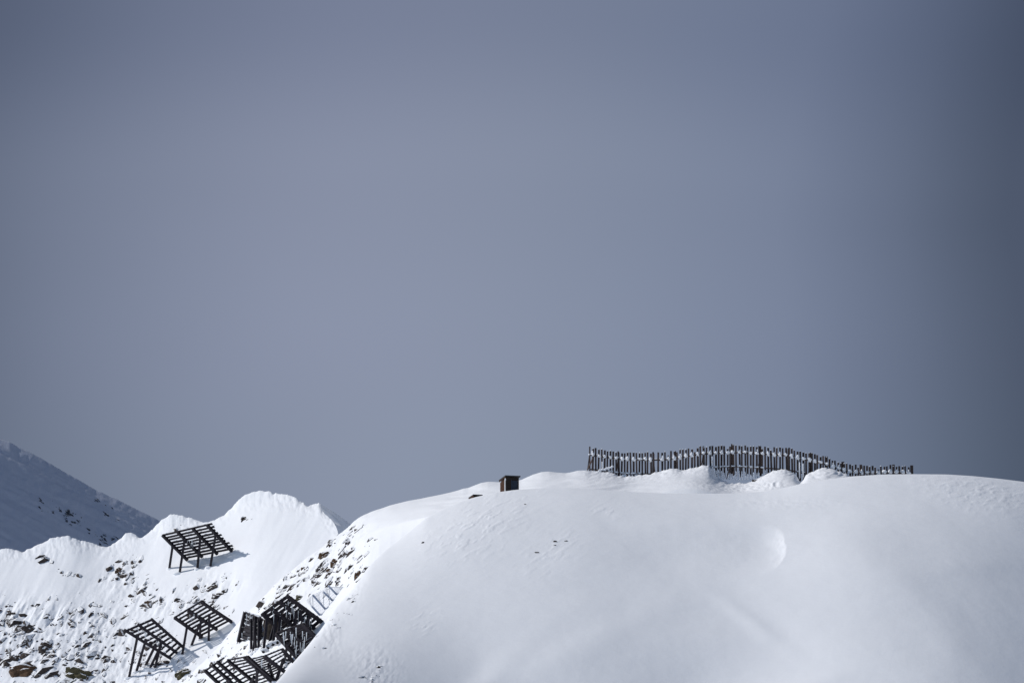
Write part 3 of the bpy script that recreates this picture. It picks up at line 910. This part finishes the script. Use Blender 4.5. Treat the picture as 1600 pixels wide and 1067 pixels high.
# ------------------------------------------------------------------ huts
def hut(name, label, FL, FR, Yf, yaw, depth, roof_drop, wall_h, buried=False):
    """FL/FR: photo pixels of the front corners of the roof edge (top); the roof falls to the back"""
    pl = at(*FL, Yf)
    wpx = (FR[0] - FL[0]) * Yf * K
    w = wpx / math.cos(yaw)
    ex = Vector((math.cos(yaw), math.sin(yaw), 0)); ey = Vector((-math.sin(yaw), math.cos(yaw), 0))
    top = pl.z
    fl2 = Vector((pl.x, pl.y, 0))
    rt = root(name, Vector((pl.x, pl.y, top - wall_h)), label, 'hut')

    def Q(a, b, z):
        return fl2 + ex * a + ey * b + Vector((0, 0, z))
    o = 0.16                                   # eaves
    zt0, zt1 = top - 0.24, top - 0.24 - roof_drop
    zb = top - wall_h

    def wall_box(name, m, a0, a1, b0, b1, zf, zk, z0, prt=rt):
        mb = MB()
        P = [Q(a0, b0, z0), Q(a1, b0, z0), Q(a1, b1, z0), Q(a0, b1, z0), Q(a0, b0, zf), Q(a1, b0, zf), Q(a1, b1, zk), Q(a0, b1, zk)]
        mb.add(P, [(0, 3, 2, 1), (4, 5, 6, 7), (0, 1, 5, 4), (1, 2, 6, 5), (2, 3, 7, 6), (3, 0, 4, 7)])
        return mb.build(name, m, prt)
    zr = lambda b: zt0 - roof_drop * (b - o) / (depth - 2 * o)
    t = 0.06
    # walls of lapped boards
    def boards(name, m, a0, a1, b0, b1, side):
        mb = MB()
        z = zb
        bh = 0.19
        while z < zt0 - 0.02:
            zt = min(z + bh - 0.012, zt0 - 0.01)
            off = random.uniform(0, 0.015)
            if side == 'front':
                mb.bar(Q((a0 + a1) / 2, b0 - off, z), Q((a0 + a1) / 2, b0 - off, zt), a1 - a0, t, ey)
            else:
                bb1 = b1
                lim = o + (zt0 - zt) / max(roof_drop, 1e-3) * (depth - 2 * o)
                bb1 = min(b1, max(lim, b0 + 0.1))
                mb.bar(Q(a0 - off, (b0 + bb1) / 2, z), Q(a0 - off, (b0 + bb1) / 2, zt), bb1 - b0, t, ex)
            z += bh
        return mb.build(name, m, rt)
    core = wall_box('wall_core', HUT_FRONT, o + 0.07, w - o - 0.07, o + 0.07, depth - o - 0.07, zr(o + 0.07) - 0.02, zr(depth - o - 0.07) - 0.02, zb)
    boards('front_wall', HUT_FRONT, o, w - o, o, o, 'front')
    boards('side_wall', HUT_WOOD, o, o, o + 0.04, depth - o, 'side')
    # roof slab with fascia
    wall_box('roof', TAR, 0, w, 0, depth, zt0 + 0.10, zt1 + 0.10, zt0 - 0.0)
    mbr = MB()
    P = [Q(-0.02, -0.02, zt0 + 0.12), Q(w + 0.02, -0.02, zt0 + 0.12), Q(w + 0.02, depth, zt1 + 0.12), Q(-0.02, depth, zt1 + 0.12)]
    P = P + [p + Vector((0, 0, 0.12)) for p in P]
    mbr.add(P, [(0, 3, 2, 1), (4, 5, 6, 7), (0, 1, 5, 4), (1, 2, 6, 5), (2, 3, 7, 6), (3, 0, 4, 7)])
    for c in list(rt.children):
        if c.name.startswith('roof'):
            bpy.data.objects.remove(c)
    rf = mbr.build('roof', TAR, rt)
    MB().bar(Q(w / 2, 0.0, zt0 + 0.05), Q(w / 2, 0.0, zt0 + 0.115), w - 0.02, 0.05, ey).build('fascia', HUT_FRONT, rf)
    MB().bar(Q(0.03, 0.03, zt0 + 0.04), Q(0.03, depth - 0.03, zt1 + 0.04), 0.05, 0.14).build('barge_board', HUT_WOOD, rf)
    if not buried:
        d0, d1 = w * 0.42, w * 0.80
        dr = MB().bar(Q((d0 + d1) / 2, o - 0.07, zb), Q((d0 + d1) / 2, o - 0.07, zt0 - 0.42), d1 - d0, 0.05, ey).build('door', HUT_DOOR, rt)
        for a in (d0, d1):
            MB().bar(Q(a, o - 0.085, zb), Q(a, o - 0.085, zt0 - 0.36), 0.09, 0.06, ey).build('door_frame', PALE if False else HUT_DOOR, dr)
        MB().bar(Q(d0 + 0.12, o - 0.11, zb + 1.3), Q(d0 + 0.12, o - 0.11, zb + 1.48), 0.04, 0.05, ey).build('handle', STEEL, dr)
        cb = MB().bar(Q(o - 0.05, o + 0.22, zb), Q(o - 0.05, o + 0.22, zt0 - 0.35), 0.36, 0.05, ex).build('corner_board', PALE, rt)
        MB().blob(Q(o - 0.06, o + 0.08, zt0 - 0.3), 0.10, 0.10, 0.16, 0.2, 2).build('snow_clump', SNOW, cb, True)
    return rt


hut('wooden_hut', 'small dark wooden hut with blue grey door and black roof behind the dome crest', (789.6, 742.2), (813.2, 743.8), 752.0, R(22), 2.3, 0.42, 3.6)
hut('buried_shed', 'dark shed buried in snow to its roof, left of the wooden hut', (739.5, 772.0), (754, 773.0), 749.0, R(22), 1.7, 0.28, 2.0, True)

# ------------------------------------------------------------------ snow fence
FY = curve([(900, 801.2), (1330, 801.2), (1430, 806)])
f_top = smooth_curve([(915, 700.5), (922, 699.5), (935, 701.5), (950, 703.5), (965, 706), (985, 707.5), (1010, 707), (1035, 707.5), (1060, 704.5), (1080, 700.5), (1098, 698), (1120, 697), (1150, 695.8), (1180, 697.5),
                      (1210, 699), (1232, 701), (1250, 705), (1270, 709.5), (1290, 714.5), (1310, 721.5), (1330, 726.5), (1360, 729), (1390, 727.5), (1424, 728.5)], 5)
fr = root('snow_fence', at(1170, 748, 801), 'long weathered plank fence crusted with snow along the hill crest', 'fence')
xs = []
x = 927.0
while x < 1421:
    if 1025 < x < 1034:                       # one plank is missing here
        xs.append((x + 3.0, 'front'))
    elif not (931 < x < 934.5):
        xs.append((x, 'back')); xs.append((x + 4.0 + random.uniform(-0.3, 0.3), 'front'))
    x += 9.1 + random.uniform(-0.6, 0.6)
PL = 47 * 801 * K


def picket_mesh(mb, px, side):
    Y = float(FY(px)) + (0.16 if side == 'back' else -0.16)
    tp = at(px, float(f_top(px)) + random.uniform(-1.6, 1.5) + (random.uniform(2, 6) if random.random() < 0.06 else 0), Y)
    w = random.uniform(0.23, 0.28) if side == 'front' else random.uniform(0.23, 0.29)
    lean = random.gauss(0, 0.07)
    bt = tp - Vector((lean, 0, PL + random.uniform(0, 0.3)))
    yaw = random.uniform(-0.25, 0.25)
    mb.bar(bt, tp, w, 0.07, (math.sin(yaw), math.cos(yaw), 0))
    return tp


extra = MB()
n_made = 0
caps = MB()
for i, (px, side) in enumerate(sorted(xs)):
    if n_made < 100:
        mb = MB()
        tp = picket_mesh(mb, px, side)
        mb.build('picket', WOOD, fr)
        n_made += 1
    else:
        tp = picket_mesh(extra, px, side)
    if random.random() < 0.6:
        caps.blob(tp + Vector((random.uniform(-0.03, 0.03), 0, 0.03)), random.uniform(0.07, 0.13), 0.06, random.uniform(0.03, 0.09), 0.3, 1)
if extra.v:
    e = extra.build('picket_row', WOOD, fr); e['kind'] = 'stuff'
c = caps.build('picket_snow', SNOW, fr, True); c['kind'] = 'stuff'
# posts, a little higher and thicker, with braces behind
for px, hgt, w in [(921.5, -2.2, 0.20), (966, -1, 0.24), (1020.5, -1, 0.25), (1055, -0.5, 0.24), (1099, -1, 0.24), (1143.5, -2.5, 0.24), (1188, -1.0, 0.28), (1233, -2, 0.22), (1266.5, -1.5, 0.4), (1291, -2, 0.42), (1317, -2, 0.42), (1345, -2, 0.36), (1396, -2, 0.36), (1424.5, -1.6, 0.42)]:
    Y = float(FY(px)) + 0.4
    tp = at(px, float(f_top(px)) + hgt, Y)
    p = MB().bar(tp - Vector((0, 0, PL)), tp, w, 0.25, (0, 1, 0)).build('fence_post', WOOD, fr)
    MB().bar(tp - Vector((0, 0, 0.9)), tp - Vector((random.choice((-0.5, 0.4)), -2.2, PL - 0.2)), 0.13, 0.13, (0, 1, 0)).build('brace', WOOD, p)
MB().bar(at(929, 710, 801.6), at(916.5, 737, 800.2), 0.14, 0.14).build('brace', WOOD, fr)
# rails and the snow lying on them
for k, (off, hh) in enumerate(((11.2, 0.16), (33.0, 0.16))):
    mb = MB(); sn = MB()
    pts = [at(px, float(f_top(px)) + off, float(FY(px))) for px in range(921, 1426, 8)]
    for a, b in zip(pts[:-1], pts[1:]):
        mb.bar(a, b, 0.22, hh)
    mb.build('rail', WOOD, fr)
    px = 921.0
    while px < 1424:
        c = at(px, float(f_top(px)) + off - 1.0, float(FY(px)))
        if k == 0:
            sn.blob(c + Vector((0, 0.02, 0)), random.uniform(0.16, 0.26), 0.13, random.uniform(0.11, 0.2), 0.3, 1)
        elif 955 < px < 1000 or 1112 < px < 1196 or 1246 < px < 1256 or 936 < px < 958:
            sn.blob(c, random.uniform(0.18, 0.3), 0.22, random.uniform(0.10, 0.2), 0.35, 1)
        px += 2.1
    # thick clumps stuck in front of the planks nailed behind the rail
    for (q, side) in xs:
        if side == 'back' and k == 0:
            c = at(q + random.uniform(-0.6, 0.6), float(f_top(q)) + off - 1.2 + random.uniform(-1, 0.8), float(FY(q)) - 0.22)
            s = 1.0 if q < 1230 else 1.15
            sn.blob(c, random.uniform(0.20, 0.30) * s, 0.26, random.uniform(0.18, 0.34) * s, 0.4, 2)
            if random.random() < 0.35:
                sn.blob(c + Vector((random.uniform(-0.1, 0.1), 0, random.uniform(0.2, 0.4))), 0.12, 0.14, 0.22, 0.4, 1)
    o = sn.build('rail_snow', SNOW, fr, True); o['kind'] = 'stuff'
# rime crust climbing the planks in the scoured hollow
rm = MB()
for (q, side) in xs:
    if 1110 < q < 1200 or (960 < q < 1000 and random.random() < 0.6):
        Y = float(FY(q)) - 0.42
        base = 748 if q > 1100 else 745
        hgt = random.uniform(8, 14) if q > 1100 else random.uniform(2, 5)
        if 1110 < q < 1118:
            hgt = 26
        if q > 1165:
            hgt *= 0.75
        a, b = at(q, base, Y), at(q + random.uniform(-0.5, 0.5), base - hgt * random.uniform(0.7, 1.25), Y)
        for j in range(5):
            t = j / 4
            rm.blob(lerp(a, b, t), 0.16 * (1.1 - 0.65 * t) + random.uniform(0, 0.05), 0.12, (b - a).length / 6, 0.3, 1)
for q, t0, t1 in [(941, 721, 735), (1249.3, 722, 747), (1254.8, 724, 747)]:
    a, b = at(q, t1, 800.6), at(q, t0, 800.6)
    rm.bar(a, b, 0.16, 0.14, (0, 1, 0))
for j in range(16):
    t = j / 15
    rm.blob(at(lerp(936, 957, t), lerp(735.5, 729, t) + random.uniform(-0.8, 0.8), 800.4), 0.2, 0.2, 0.14, 0.3, 1)
o = rm.build('rime_crust', SNOW, fr, True); o['kind'] = 'stuff'
# broken stake standing in front of the fence in the hollow
st = MB().bar(at(1135.3, 748, 798.5), at(1138.5, 735.5, 798.5), 0.13, 0.13).build_top('wooden_stake', WOOD, at(1135.3, 748, 798.5))
tag(st, 'thin dark leaning stake stuck in the hollow before the fence', 'stake')
sb = MB().bar(at(1145.8, 743, 799), at(1146.2, 736, 799), 0.34, 0.2).build_top('wooden_stump', WOOD, at(1146, 743, 799))
tag(sb, 'short dark stump right of the leaning stake by the fence', 'stump')
